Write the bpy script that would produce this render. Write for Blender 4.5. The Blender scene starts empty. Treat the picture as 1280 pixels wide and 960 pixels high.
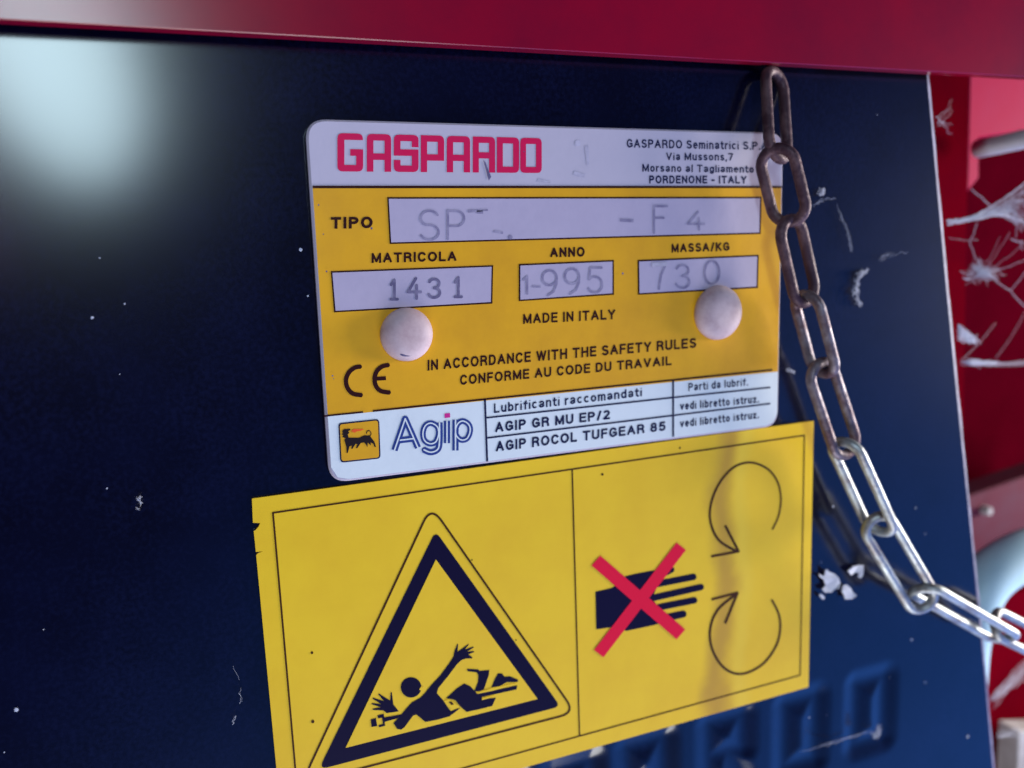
import bpy, math, random
import numpy as np
from mathutils import Vector, Matrix
from mathutils.geometry import delaunay_2d_cdt

random.seed(11)
rng = np.random.default_rng(5)
SC = bpy.context.scene
COL = SC.collection

# ------------------------------------------------------------------ camera
# Units: one nameplate width = 1 (0.11 m).  u right, v down, w into the panel.
S = 0.11
FPX = 1036.0
RV = np.array([0.14872788, -0.37750697, -0.06009973])
TV = np.array([-0.35649733, -0.48887103, 1.40892046])
TH = -0.008179313


def rod(r):
    t = np.linalg.norm(r)
    k = r / t
    K = np.array([[0, -k[2], k[1]], [k[2], 0, -k[0]], [-k[1], k[0], 0]])
    return np.eye(3) + math.sin(t) * K + (1 - math.cos(t)) * K @ K


RM = rod(RV)
CAM = -RM.T @ TV


def W(p):
    return Vector((S * p[0], S * p[2], -S * p[1]))


def px(x, y, w=0.0):
    """where the line of sight through a photo pixel meets the plane at depth w"""
    d = RM.T @ np.array([(x - 640) / FPX, (y - 480) / FPX, 1.0])
    s = (w - CAM[2]) / d[2]
    return CAM + s * d


def wdir(d):
    return Vector((d[0], d[2], -d[1]))


cam = bpy.data.cameras.new('camera')
cam.sensor_width = 36
cam.lens = FPX / 1280 * 36
cam.clip_start = 0.005
cam.clip_end = 60
cam.dof.use_dof = True
cam.dof.focus_distance = S * 1.50
cam.dof.aperture_fstop = 11
co = bpy.data.objects.new('camera', cam)
COL.objects.link(co)
M = Matrix.Identity(4)
for i, ax in enumerate((RM.T[:, 0], -RM.T[:, 1], -RM.T[:, 2])):
    v = wdir(ax)
    for j in range(3):
        M[j][i] = v[j]
M.translation = W(CAM)
co.matrix_world = M
SC.camera = co

# ------------------------------------------------------------------ surroundings and lamps
world = bpy.data.worlds.new('World')
SC.world = world
world.use_nodes = True
nt = world.node_tree
nt.nodes.clear()
wo = nt.nodes.new('ShaderNodeOutputWorld')
bg = nt.nodes.new('ShaderNodeBackground')
tc = nt.nodes.new('ShaderNodeTexCoord')
dp = nt.nodes.new('ShaderNodeVectorMath')
dp.operation = 'DOT_PRODUCT'
dp.inputs[1].default_value = Vector((0.62, -0.25, -0.74)).normalized()
rp = nt.nodes.new('ShaderNodeValToRGB')
cr = rp.color_ramp
cr.elements[0].position = 0.30
cr.elements[0].color = (0.006, 0.003, 0.014, 1)
cr.elements[1].position = 1.0
cr.elements[1].color = (0.10, 0.42, 1.65, 1)
e = cr.elements.new(0.50)
e.color = (0.010, 0.006, 0.030, 1)
e = cr.elements.new(0.72)
e.color = (0.022, 0.035, 0.14, 1)
mp = nt.nodes.new('ShaderNodeMapRange')
mp.inputs[1].default_value = -1
mp.inputs[2].default_value = 1
nt.links.new(tc.outputs['Generated'], dp.inputs[0])
nt.links.new(dp.outputs['Value'], mp.inputs[0])
nt.links.new(mp.outputs[0], rp.inputs[0])
nt.links.new(rp.outputs[0], bg.inputs[0])
nt.links.new(bg.outputs[0], wo.inputs[0])
bg.inputs[1].default_value = 1.0

SC.view_settings.view_transform = 'Standard'
SC.view_settings.look = 'None'
SC.view_settings.exposure = 0.0
SC.view_settings.gamma = 1.0


def area(name, pos, target, sx, sy, L, col, shape='RECTANGLE'):
    d = bpy.data.lights.new(name, 'AREA')
    d.shape = shape
    d.size = S * sx
    d.size_y = S * sy
    a = S * S * sx * sy * (math.pi / 4 if shape == 'ELLIPSE' else 1)
    d.energy = L * math.pi * a
    d.color = col
    o = bpy.data.objects.new(name, d)
    COL.objects.link(o)
    p, t = W(pos), W(target)
    o.location = p
    o.rotation_euler = (t - p).to_track_quat('-Z', 'Y').to_euler()
    return o


def mirror_pos(x, y, dist):
    """point whose reflection in the panel is seen at photo pixel x, y"""
    h = px(x, y)
    d = (h - CAM) * np.array([1, 1, -1])
    return h + d / np.linalg.norm(d) * dist


# bright doorway behind the photographer, mirrored in the upper left of the panel
gp = mirror_pos(42, 22, 7.0)
door_lamp = area('doorway_light', gp, px(42, 22), 1.25, 2.8, 22.0, (0.66, 0.90, 1.0), 'ELLIPSE')
_la = wdir((RM.T[:, 0] * 0.47 + RM.T[:, 1] * 0.88) * np.array([1, 1, -1]))   # the doorway leans
_z = (W(gp) - W(px(42, 22))).normalized()
_y = (_la - _z * _la.dot(_z)).normalized()
_x = _y.cross(_z)
door_lamp.rotation_euler = Matrix((_x, _y, _z)).transposed().to_euler()
# daylight coming in from the right-hand side, well off the panel's mirror direction
area('daylight', (6.9, 0.6, -1.30), (0.7, 1.0, 0), 2.0, 2.0, 50.0, (1.0, 0.95, 0.85))
# added fill lamp from below, unseen, brightening the lower plate and sticker
area('low_fill', (0.4, 6.6, -2.5), (0.5, 1.0, 0), 4.0, 3.0, 7.5, (1.0, 0.98, 0.90))
# weak added reddish-violet lamp, upper left front, for the purple cast up top
area('violet_fill', (-2.5, -1.2, -5.0), (0.5, 0.5, 0), 3.0, 3.0, 0.5, (1.0, 0.55, 0.95))


# ------------------------------------------------------------------ materials
MATS = {}


def mat(name, base, rough=0.5, metal=0.0, var=0.0, vscale=60.0, vcol=None, bump=0.0, bscale=300.0, rvar=0.0,
        spec=0.3, stops=(0.35, 0.7), alpha=None):
    if name in MATS:
        return MATS[name]
    m = bpy.data.materials.new(name)
    MATS[name] = m
    m.use_nodes = True
    t = m.node_tree
    b = t.nodes['Principled BSDF']
    b.inputs['Base Color'].default_value = (*base, 1)
    b.inputs['Roughness'].default_value = rough
    b.inputs['Metallic'].default_value = metal
    b.inputs['Specular IOR Level'].default_value = spec
    c = t.nodes.new('ShaderNodeTexCoord')
    if var > 0:
        n = t.nodes.new('ShaderNodeTexNoise')
        n.inputs['Scale'].default_value = vscale
        n.inputs['Detail'].default_value = 6
        n.inputs['Roughness'].default_value = 0.65
        t.links.new(c.outputs['Object'], n.inputs['Vector'])
        r = t.nodes.new('ShaderNodeMapRange')
        r.inputs[1].default_value, r.inputs[2].default_value = stops
        r.inputs[3].default_value, r.inputs[4].default_value = 0, var
        t.links.new(n.outputs['Fac'], r.inputs[0])
        x = t.nodes.new('ShaderNodeMix')
        x.data_type = 'RGBA'
        x.inputs[6].default_value = (*base, 1)
        x.inputs[7].default_value = (*(vcol or (0.1, 0.07, 0.05)), 1)
        t.links.new(r.outputs[0], x.inputs[0])
        t.links.new(x.outputs[2], b.inputs['Base Color'])
    if rvar > 0:
        n = t.nodes.new('ShaderNodeTexNoise')
        n.inputs['Scale'].default_value = vscale * 1.7
        n.inputs['Detail'].default_value = 5
        t.links.new(c.outputs['Object'], n.inputs['Vector'])
        r = t.nodes.new('ShaderNodeMapRange')
        r.inputs[1].default_value, r.inputs[2].default_value = 0.3, 0.7
        r.inputs[3].default_value, r.inputs[4].default_value = max(0.03, rough - rvar), rough + rvar
        t.links.new(n.outputs['Fac'], r.inputs[0])
        t.links.new(r.outputs[0], b.inputs['Roughness'])
    if bump > 0:
        n = t.nodes.new('ShaderNodeTexNoise')
        n.inputs['Scale'].default_value = bscale
        n.inputs['Detail'].default_value = 4
        t.links.new(c.outputs['Object'], n.inputs['Vector'])
        bp = t.nodes.new('ShaderNodeBump')
        bp.inputs['Strength'].default_value = bump
        bp.inputs['Distance'].default_value = 0.0008
        t.links.new(n.outputs['Fac'], bp.inputs['Height'])
        t.links.new(bp.outputs[0], b.inputs['Normal'])
    return m


PANEL = mat('dark_panel_plastic', (0.0008, 0.0005, 0.0055), 0.5, var=0.6, vscale=55, vcol=(0.0018, 0.0026, 0.018), bump=0.0,
            bscale=900, rvar=0.0, spec=0.5)
pb = PANEL.node_tree.nodes['Principled BSDF'].inputs
pb['Coat Weight'].default_value = 1.0
pb['Coat IOR'].default_value = 1.55
pb['Coat Roughness'].default_value = 0.17
pb['Specular IOR Level'].default_value = 0.0
# dusty grain over the panel colour
_t = PANEL.node_tree
_b = _t.nodes['Principled BSDF']
_src = _b.inputs['Base Color'].links[0].from_socket
_c = _t.nodes.new('ShaderNodeTexCoord')
_n = _t.nodes.new('ShaderNodeTexNoise')
_n.inputs['Scale'].default_value = 1100
_n.inputs['Detail'].default_value = 2
_n2 = _t.nodes.new('ShaderNodeTexNoise')
_n2.inputs['Scale'].default_value = 32
_n2.inputs['Detail'].default_value = 7
_n2.inputs['Roughness'].default_value = 0.7
for _q in (_n, _n2):
    _t.links.new(_c.outputs['Object'], _q.inputs['Vector'])
_m = _t.nodes.new('ShaderNodeMath')
_m.operation = 'MULTIPLY'
_t.links.new(_n.outputs['Fac'], _m.inputs[0])
_t.links.new(_n2.outputs['Fac'], _m.inputs[1])
_r = _t.nodes.new('ShaderNodeMapRange')
_r.inputs[1].default_value, _r.inputs[2].default_value = 0.20, 0.42
_r.inputs[3].default_value, _r.inputs[4].default_value = 0.0, 0.60
_t.links.new(_m.outputs[0], _r.inputs[0])
_x = _t.nodes.new('ShaderNodeMix')
_x.data_type = 'RGBA'
_x.inputs[7].default_value = (0.0042, 0.0058, 0.030, 1)
_t.links.new(_r.outputs[0], _x.inputs[0])
_t.links.new(_src, _x.inputs[6])
_t.links.new(_x.outputs[2], _b.inputs['Base Color'])
PEDGE = mat('scuffed_edge', (0.32, 0.28, 0.42), 0.55, var=0.8, vscale=250, vcol=(0.05, 0.05, 0.12))
PWHITE = mat('plate_white', (0.50, 0.44, 0.54), 0.38, var=0.30, vscale=70, vcol=(0.36, 0.32, 0.40), bump=0.05, bscale=500,
             stops=(0.45, 0.85))
PYEL = mat('plate_yellow', (0.78, 0.38, 0.010), 0.36, var=0.6, vscale=42, vcol=(0.48, 0.20, 0.012), bump=0.10, bscale=120,
           stops=(0.4, 0.8))
PFIELD = mat('plate_field', (0.45, 0.38, 0.51), 0.40, var=0.4, vscale=90, vcol=(0.34, 0.29, 0.42), bump=0.06, bscale=500,
             stops=(0.4, 0.8))
BROWN = mat('brown_black_ink', (0.030, 0.005, 0.005), 0.42, spec=0.12)
NAVY = mat('navy_ink', (0.012, 0.014, 0.055), 0.42, spec=0.12)
INKBLUE = mat('blue_ink', (0.03, 0.055, 0.24), 0.42, spec=0.12)
REDLOGO = mat('crimson_ink', (0.62, 0.008, 0.075), 0.42, var=0.25, vscale=150, vcol=(0.45, 0.03, 0.12), spec=0.12)
STAMP = mat('stamped_grey', (0.20, 0.17, 0.28), 0.5, var=0.9, vscale=420, vcol=(0.40, 0.35, 0.48), stops=(0.4, 0.75), spec=0.12)
STAMPD = mat('stamped_dark', (0.12, 0.10, 0.19), 0.5, var=0.7, vscale=420, vcol=(0.35, 0.30, 0.43), stops=(0.45, 0.75), spec=0.12)
SMUDGE = mat('grey_scuff', (0.36, 0.32, 0.42), 0.5, var=1.0, vscale=300, vcol=(0.52, 0.47, 0.60), stops=(0.35, 0.65))
MAGENTA = mat('magenta_ink', (0.60, 0.02, 0.25), 0.42)
ORANGE = mat('flame_ink', (0.80, 0.10, 0.015), 0.42)
BLACKINK = mat('black_ink', (0.018, 0.010, 0.012), 0.42, spec=0.12)
SYEL = mat('sticker_yellow', (0.84, 0.53, 0.018), 0.34, var=0.55, vscale=38, vcol=(0.68, 0.36, 0.012), bump=0.16, bscale=70,
           stops=(0.4, 0.8))
def tint_band(m, x, wd, col, amt):
    """a soft-edged band of another colour running down the sheet at local x (metres)"""
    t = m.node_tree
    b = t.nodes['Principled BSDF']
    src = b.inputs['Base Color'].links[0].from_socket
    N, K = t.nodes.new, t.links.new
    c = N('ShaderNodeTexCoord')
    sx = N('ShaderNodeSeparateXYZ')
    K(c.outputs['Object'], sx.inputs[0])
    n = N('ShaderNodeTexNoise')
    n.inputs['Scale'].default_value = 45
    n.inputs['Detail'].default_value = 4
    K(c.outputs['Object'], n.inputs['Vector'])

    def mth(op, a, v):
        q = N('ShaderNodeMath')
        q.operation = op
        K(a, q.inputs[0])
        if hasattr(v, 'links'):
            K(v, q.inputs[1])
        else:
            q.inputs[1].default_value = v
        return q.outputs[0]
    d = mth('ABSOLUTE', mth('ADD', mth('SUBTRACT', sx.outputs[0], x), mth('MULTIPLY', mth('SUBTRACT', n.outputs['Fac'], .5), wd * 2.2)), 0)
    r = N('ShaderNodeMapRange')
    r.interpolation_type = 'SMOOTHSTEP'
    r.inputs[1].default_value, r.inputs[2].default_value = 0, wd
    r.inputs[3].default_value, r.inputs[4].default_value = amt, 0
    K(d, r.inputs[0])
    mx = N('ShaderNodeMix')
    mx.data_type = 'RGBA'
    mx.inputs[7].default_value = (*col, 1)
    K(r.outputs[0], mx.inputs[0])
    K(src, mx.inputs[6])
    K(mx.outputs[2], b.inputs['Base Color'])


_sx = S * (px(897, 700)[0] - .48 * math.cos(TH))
tint_band(SYEL, _sx, .0062, (0.46, 0.24, 0.03), .75)  # browner band down the right half of the sticker
tint_band(SYEL, _sx + .006, .004, (0.84, 0.60, 0.06), .35)
SNAVY = mat('sticker_dark_ink', (0.007, 0.004, 0.024), 0.33, spec=0.12)
SLINE = mat('sticker_line_ink', (0.06, 0.022, 0.006), 0.35, spec=0.12)
SRED = mat('sticker_red_ink', (0.74, 0.012, 0.045), 0.33, spec=0.12)
RIVET = mat('rivet_plastic', (0.62, 0.46, 0.47), 0.55, var=0.9, vscale=170, vcol=(0.40, 0.25, 0.27), stops=(0.40, 0.75))
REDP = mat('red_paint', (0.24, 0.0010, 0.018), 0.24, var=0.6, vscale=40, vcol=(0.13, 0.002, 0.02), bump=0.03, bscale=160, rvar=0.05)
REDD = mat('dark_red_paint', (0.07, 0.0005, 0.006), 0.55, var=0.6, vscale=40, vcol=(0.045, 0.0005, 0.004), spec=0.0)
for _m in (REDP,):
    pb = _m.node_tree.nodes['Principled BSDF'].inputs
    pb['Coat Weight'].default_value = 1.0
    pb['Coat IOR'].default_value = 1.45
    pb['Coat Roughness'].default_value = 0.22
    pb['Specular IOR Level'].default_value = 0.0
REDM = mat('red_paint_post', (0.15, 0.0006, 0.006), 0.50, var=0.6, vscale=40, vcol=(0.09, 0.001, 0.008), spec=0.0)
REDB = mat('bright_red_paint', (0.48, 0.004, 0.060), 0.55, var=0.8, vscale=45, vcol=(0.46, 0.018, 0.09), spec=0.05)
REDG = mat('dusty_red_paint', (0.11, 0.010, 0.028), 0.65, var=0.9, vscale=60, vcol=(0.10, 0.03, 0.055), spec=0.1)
WPIPE = mat('white_plastic', (0.90, 0.92, 0.95), 0.40, var=0.3, vscale=60, vcol=(0.5, 0.52, 0.58))
HOSE = mat('pale_blue_plastic', (0.50, 0.72, 0.86), 0.45, var=0.3, vscale=60, vcol=(0.40, 0.56, 0.66))
GREY = mat('pale_grey_block', (0.45, 0.42, 0.44), 0.6, var=0.5, vscale=60)
WEB = mat('web_silk', (0.66, 0.70, 0.82), 0.85, var=0.5, vscale=400, vcol=(0.35, 0.33, 0.48))
_t = WEB.node_tree
_tr = _t.nodes.new('ShaderNodeBsdfTransparent')
_mx = _t.nodes.new('ShaderNodeMixShader')
_mx.inputs[0].default_value = 0.75
_t.links.new(_tr.outputs[0], _mx.inputs[1])
_t.links.new(_t.nodes['Principled BSDF'].outputs[0], _mx.inputs[2])
_t.links.new(_mx.outputs[0], _t.nodes['Material Output'].inputs['Surface'])
LINT = mat('lint_fluff', (0.62, 0.62, 0.70), 0.9, var=0.7, vscale=500, vcol=(0.35, 0.36, 0.48))
STEEL = mat('chain_zinc', (0.44, 0.47, 0.48), 0.46, metal=0.6, var=0.7, vscale=170, vcol=(0.16, 0.10, 0.10), bump=0.25, bscale=700,
            rvar=0.12, stops=(0.45, 0.65))
WORN = mat('chain_worn', (0.22, 0.19, 0.22), 0.5, metal=0.5, var=0.9, vscale=190, vcol=(0.10, 0.05, 0.06), bump=0.35, bscale=700,
           rvar=0.12, stops=(0.40, 0.62))
RUST = mat('chain_rust', (0.060, 0.028, 0.040), 0.55, metal=0.3, var=0.9, vscale=200, vcol=(0.16, 0.09, 0.10), bump=0.35, bscale=700,
           rvar=0.12, stops=(0.45, 0.65))


# ------------------------------------------------------------------ builders
def wl(o):
    v = Vector((0, 0, 0))
    while o is not None:
        v = v + o.location
        o = o.parent
    return v


def thing(name, label, cat, at, group=None):
    o = bpy.data.objects.new(name, None)
    o.empty_display_size = 0.01
    COL.objects.link(o)
    o.location = W(at)
    tag(o, label, cat, group)
    return o


def tag(o, label, cat, group=None):
    o['label'] = label
    o['category'] = cat
    o['kind'] = 'thing'
    if group:
        o['group'] = group
    return o


def mk(name, verts, faces, m, parent=None, smooth=False, at=None):
    """verts in (u,v,w); linked as one mesh object"""
    me = bpy.data.meshes.new(name)
    off = wl(parent) if parent else (W(at) if at is not None else Vector((0, 0, 0)))
    me.from_pydata([tuple(W(p) - off) for p in verts], [], [tuple(f) for f in faces])
    mats = m if isinstance(m, (list, tuple)) else [m]
    for k in mats:
        me.materials.append(k)
    if smooth:
        me.polygons.foreach_set('use_smooth', [True] * len(me.polygons))
    me.update()
    o = bpy.data.objects.new(name, me)
    COL.objects.link(o)
    if parent:
        o.parent = parent
    elif at is not None:
        o.location = off
    return o


def union(polys):
    vs, fs = [], []
    for p in polys:
        b = len(vs)
        a = sum(p[i][0] * p[(i + 1) % len(p)][1] - p[(i + 1) % len(p)][0] * p[i][1] for i in range(len(p)))
        q = p if a > 0 else p[::-1]
        vs += [Vector((c[0], c[1])) for c in q]
        fs.append(list(range(b, b + len(q))))
    r = delaunay_2d_cdt(vs, [], fs, 0, 1e-6)
    return r[0], [f for f, o in zip(r[2], r[5]) if len(o)]


def flat(name, polys, w, m, parent, pix=True):
    """union of outlines (photo pixels or u,v) laid as a sheet on the plane at depth w"""
    v, f = union(polys)
    vv = [px(p[0], p[1], w) if pix else (p[0], p[1], w) for p in v]
    # faces must look towards -w
    ff = []
    for t in f:
        a, b, c = [vv[i] for i in t[:3]]
        s = (b[0] - a[0]) * (c[1] - a[1]) - (c[0] - a[0]) * (b[1] - a[1])
        ff.append(t if s > 0 else t[::-1])
    return mk(name, vv, ff, m, parent)


def circ(c, r, n=14, ry=None):
    ry = ry or r
    return [(c[0] + r * math.cos(2 * math.pi * k / n), c[1] + ry * math.sin(2 * math.pi * k / n)) for k in range(n)]


def seg(a, b, wd, wd2=None, cap=False):
    wd2 = wd if wd2 is None else wd2
    dx, dy = b[0] - a[0], b[1] - a[1]
    l = math.hypot(dx, dy) + 1e-9
    nx, ny = -dy / l / 2, dx / l / 2
    return [(a[0] + nx * wd, a[1] + ny * wd), (b[0] + nx * wd2, b[1] + ny * wd2), (b[0] - nx * wd2, b[1] - ny * wd2),
            (a[0] - nx * wd, a[1] - ny * wd)]


def stroke(pts, wd, round_ends=False, closed=False):
    out = []
    n = len(pts)
    for i in range(n if closed else n - 1):
        out.append(seg(pts[i], pts[(i + 1) % n], wd))
    rg = range(n) if (round_ends or closed) else range(1, n - 1)
    for i in rg:
        out.append(circ(pts[i], wd / 2, 10))
    return out


def spline(pts, k=6, closed=False):
    out = []
    n = len(pts)
    P = [np.array(p, float) for p in pts]
    for i in range(n if closed else n - 1):
        a, b, c, d = [P[(i + j) % n] if closed else P[min(max(i + j, 0), n - 1)] for j in (-1, 0, 1, 2)]
        for q in range(k):
            t = q / k
            out.append(0.5 * (2 * b + (c - a) * t + (2 * a - 5 * b + 4 * c - d) * t * t + (3 * b - a - 3 * c + d) * t ** 3))
    if not closed:
        out.append(P[-1])
    return [tuple(p) for p in out]


def rounded(poly, r, n=6):
    out = []
    k = len(poly)
    for i in range(k):
        p = np.array(poly[i], float)
        a = np.array(poly[i - 1], float) - p
        b = np.array(poly[(i + 1) % k], float) - p
        la, lb = np.linalg.norm(a), np.linalg.norm(b)
        a, b = a / la, b / lb
        ang = math.acos(max(-1, min(1, a @ b)))
        dd = min(r / math.tan(ang / 2), la * .48, lb * .48)
        p0, p1 = p + a * dd, p + b * dd
        for q in range(n + 1):
            t = q / n
            out.append(tuple((1 - t) ** 2 * p0 + 2 * t * (1 - t) * p + t * t * p1))
    return out


def ZP(ox, oy, k):
    return lambda L: [(ox + x / k, oy + y / k) for x, y in L]


def tube(path, r, n=10, closed=False, rfun=None, cap=True):
    P = [np.array(p, float) for p in path]
    N = len(P)
    vs, fs = [], []
    up = None
    for i in range(N):
        a = P[i - 1] if (closed or i > 0) else P[i]
        b = P[(i + 1) % N] if (closed or i < N - 1) else P[i]
        t = b - a
        t /= np.linalg.norm(t) + 1e-12
        if up is None:
            up = np.array([0.13, 0.31, -0.9])
        up = up - t * (up @ t)
        up /= np.linalg.norm(up) + 1e-12
        s = np.cross(t, up)
        rr = rfun(i / (N - 1)) * r if rfun else r
        for k in range(n):
            an = 2 * math.pi * k / n
            vs.append(P[i] + rr * (math.cos(an) * up + math.sin(an) * s))
    for i in range(N if closed else N - 1):
        j = (i + 1) % N
        for k in range(n):
            l = (k + 1) % n
            fs.append((i * n + k, j * n + k, j * n + l, i * n + l))
    if not closed and cap:
        fs.append(tuple(range(n)))
        fs.append(tuple(range((N - 1) * n, N * n))[::-1])
    return vs, fs


def merge(lst):
    V, F = [], []
    for v, f in lst:
        b = len(V)
        V += list(v)
        F += [tuple(i + b for i in q) for q in f]
    return V, F


def prism(outline, w0, w1, ch=0.0):
    """solid with front outline (u,v) at w0, back at w1, chamfer ch on the front edge"""
    n = len(outline)
    c = np.mean(np.array(outline), axis=0)
    a = sum(outline[i][0] * outline[(i + 1) % n][1] - outline[(i + 1) % n][0] * outline[i][1] for i in range(n))
    if a < 0:
        outline = outline[::-1]
    P = [np.array(p, float) for p in outline]
    ins = []
    for i in range(n):
        d1 = P[i] - P[i - 1]
        d2 = P[(i + 1) % n] - P[i]
        n1 = np.array([-d1[1], d1[0]]) / (np.linalg.norm(d1) + 1e-12)
        n2 = np.array([-d2[1], d2[0]]) / (np.linalg.norm(d2) + 1e-12)
        m = n1 + n2
        m /= max(1e-6, (m @ m) / 2)
        ins.append(P[i] + m * ch)
    rings = [[(*p, w0) for p in ins]] if ch > 0 else []
    rings += [[(*p, w0 + ch) for p in P], [(*p, w1) for p in P]]
    vs = [p for r in rings for p in r]
    fs = [tuple(range(n))]
    for r in range(len(rings) - 1):
        for i in range(n):
            j = (i + 1) % n
            fs.append((r * n + i, (r + 1) * n + i, (r + 1) * n + j, r * n + j))
    fs.append(tuple(range((len(rings) - 1) * n, len(rings) * n))[::-1])
    return vs, fs


def pxl(L, w):
    return [tuple(px(x, y, w)[:2]) for x, y in L]


def el(cx, cy, rx, ry, a0, a1, n=14):
    """arc with y up, degrees"""
    return [(cx + rx * math.cos(math.radians(a0 + (a1 - a0) * i / n)), cy + ry * math.sin(math.radians(a0 + (a1 - a0) * i / n)))
            for i in range(n + 1)]


X = .70   # x-height
BOWL = el(.21, X / 2, .21, X / 2, 0, 360, 20)
LET = {
    'A': (.64, [[(0, 0), (.32, 1), (.64, 0)], [(.12, .34), (.52, .34)]]),
    'C': (.58, [el(.31, .5, .31, .5, 38, 322)]),
    'D': (.56, [[(0, 0), (0, 1), (.26, 1)] + el(.26, .5, .30, .5, 80, -80, 10) + [(.26, 0), (0, 0)]]),
    'E': (.48, [[(.48, 1), (0, 1), (0, 0), (.48, 0)], [(0, .52), (.44, .52)]]),
    'F': (.45, [[(.45, 1), (0, 1), (0, 0)], [(0, .50), (.40, .50)]]),
    'G': (.61, [el(.31, .5, .31, .5, 38, 318) + [(.61, .14), (.61, .46), (.36, .46)]]),
    'H': (.56, [[(0, 0), (0, 1)], [(.56, 0), (.56, 1)], [(0, .52), (.56, .52)]]),
    'I': (0, [[(0, 0), (0, 1)]]),
    'K': (.56, [[(0, 0), (0, 1)], [(0, .36), (.52, 1)], [(.18, .56), (.56, 0)]]),
    'L': (.44, [[(0, 1), (0, 0), (.44, 0)]]),
    'M': (.70, [[(0, 0), (0, 1), (.35, .06), (.70, 1), (.70, 0)]]),
    'N': (.56, [[(0, 0), (0, 1), (.56, 0), (.56, 1)]]),
    'O': (.66, [el(.33, .5, .33, .5, 0, 360, 24)]),
    'P': (.52, [[(0, 0), (0, 1), (.27, 1)] + el(.27, .74, .25, .26, 80, -80, 8) + [(.27, .48), (0, .48)]]),
    'R': (.55, [[(0, 0), (0, 1), (.29, 1)] + el(.29, .75, .24, .25, 80, -80, 8) + [(.29, .50), (0, .50)], [(.28, .50), (.46, .42), (.51, .28), (.55, 0)]]),
    'S': (.54, [el(.28, .75, .25, .25, 15, 240, 9)[:9] + [(.28, .51)] + el(.27, .25, .27, .25, 70, -165, 10)]),
    'T': (.56, [[(0, 1), (.56, 1)], [(.28, 1), (.28, 0)]]),
    'U': (.56, [[(0, 1)] + el(.28, .28, .28, .28, 180, 360, 10) + [(.56, 1)]]),
    'V': (.60, [[(0, 1), (.30, 0), (.60, 1)]]),
    'W': (.88, [[(0, 1), (.22, 0), (.44, 1), (.66, 0), (.88, 1)]]),
    'Y': (.58, [[(0, 1), (.29, .44), (.58, 1)], [(.29, .46), (.29, 0)]]),
    '2': (.48, [el(.24, .74, .24, .26, 165, -35, 9) + [(0, 0), (.48, 0)]]),
    '5': (.48, [[(.44, 1), (.09, 1), (.03, .52)] + el(.23, .32, .25, .32, 125, -150, 12)]),
    '7': (.48, [[(0, 1), (.48, 1), (.16, 0)]]),
    '8': (.50, [el(.25, .76, .21, .24, 0, 360, 16), el(.25, .26, .25, .26, 0, 360, 16)]),
    'a': (.42, [[(.03, .60)] + el(.21, .54, .18, .18, 125, 0, 6) + [(.39, .10), (.43, 0)], [(.39, .36), (.16, .33), (.02, .24), (.02, .10), (.14, 0), (.28, .04), (.39, .16)]]),
    'b': (.42, [[(0, 0), (0, 1)], BOWL]),
    'c': (.40, [el(.21, X / 2, .21, X / 2, 40, 320, 14)]),
    'd': (.42, [[(.42, 0), (.42, 1)], BOWL]),
    'e': (.42, [[(.01, .37), (.42, .37)], el(.21, X / 2, .21, X / 2, 2, 318, 16)]),
    'f': (.24, [[(.28, 1), (.19, .98), (.12, .84), (.12, 0)], [(0, X), (.27, X)]]),
    'g': (.42, [[(.42, X), (.42, -.10), (.32, -.24), (.12, -.24), (.03, -.14)], BOWL]),
    'i': (0, [[(0, 0), (0, X - .06)], [(0, .96), (0, 1.05)]]),
    'l': (0, [[(0, 0), (0, 1)]]),
    'm': (.66, [[(0, 0), (0, X)], [(0, .5)] + el(.165, .52, .165, .20, 150, 0, 7) + [(.33, 0)], [(.33, .5)] + el(.495, .52, .165, .20, 150, 0, 7) + [(.66, 0)]]),
    'n': (.40, [[(0, 0), (0, X)], [(0, .48)] + el(.20, .50, .20, .22, 150, 0, 8) + [(.40, 0)]]),
    'o': (.42, [BOWL]),
    'r': (.22, [[(0, 0), (0, X)], [(0, .46), (.08, .64), (.24, .70)]]),
    's': (.37, [el(.19, .54, .17, .18, 15, 240, 7)[:7] + [(.19, .36)] + el(.185, .18, .185, .18, 70, -165, 8)]),
    't': (.22, [[(.09, .95), (.09, .12), (.15, .0), (.26, .0)], [(-.02, X), (.24, X)]]),
    'u': (.40, [[(0, X)] + el(.20, .22, .20, .22, 180, 330, 8), [(.40, X), (.40, 0)]]),
    'v': (.42, [[(0, X), (.21, 0), (.42, X)]]),
    'z': (.38, [[(0, X), (.38, X), (0, 0), (.38, 0)]]),
    '.': (0, [[(0, -.01), (0, .01)]]),
    ',': (0, [[(.02, .01), (-.03, -.20)]]),
    '/': (.26, [[(0, -.05), (.26, 1.05)]]),
    '-': (.26, [[(0, .40), (.26, .40)]]),
    ' ': (.10, []),
}


def text_polys(body, t):
    """outlines of a line of grotesque lettering; cap height 1, y up, stroke thickness t"""
    out, x = [], 0.0
    for ch in body:
        wd, pls = LET[ch]
        for plq in pls:
            q = [(x + t / 2 + a, t / 2 + b * (1 - t)) for a, b in plq]
            for e, f in ((0, 1), (-1, -2)):
                d = np.array(q[e]) - np.array(q[f])
                l = np.hypot(*d)
                if l > .1 or ch in '.,':
                    q[e] = tuple(np.array(q[e]) + d / l * t * (.5 if min(abs(d)) < .03 else .36))
            out += stroke(q, t)
        x += wd + t + (.17 if ch not in ' ' else .12)
    return out


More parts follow.
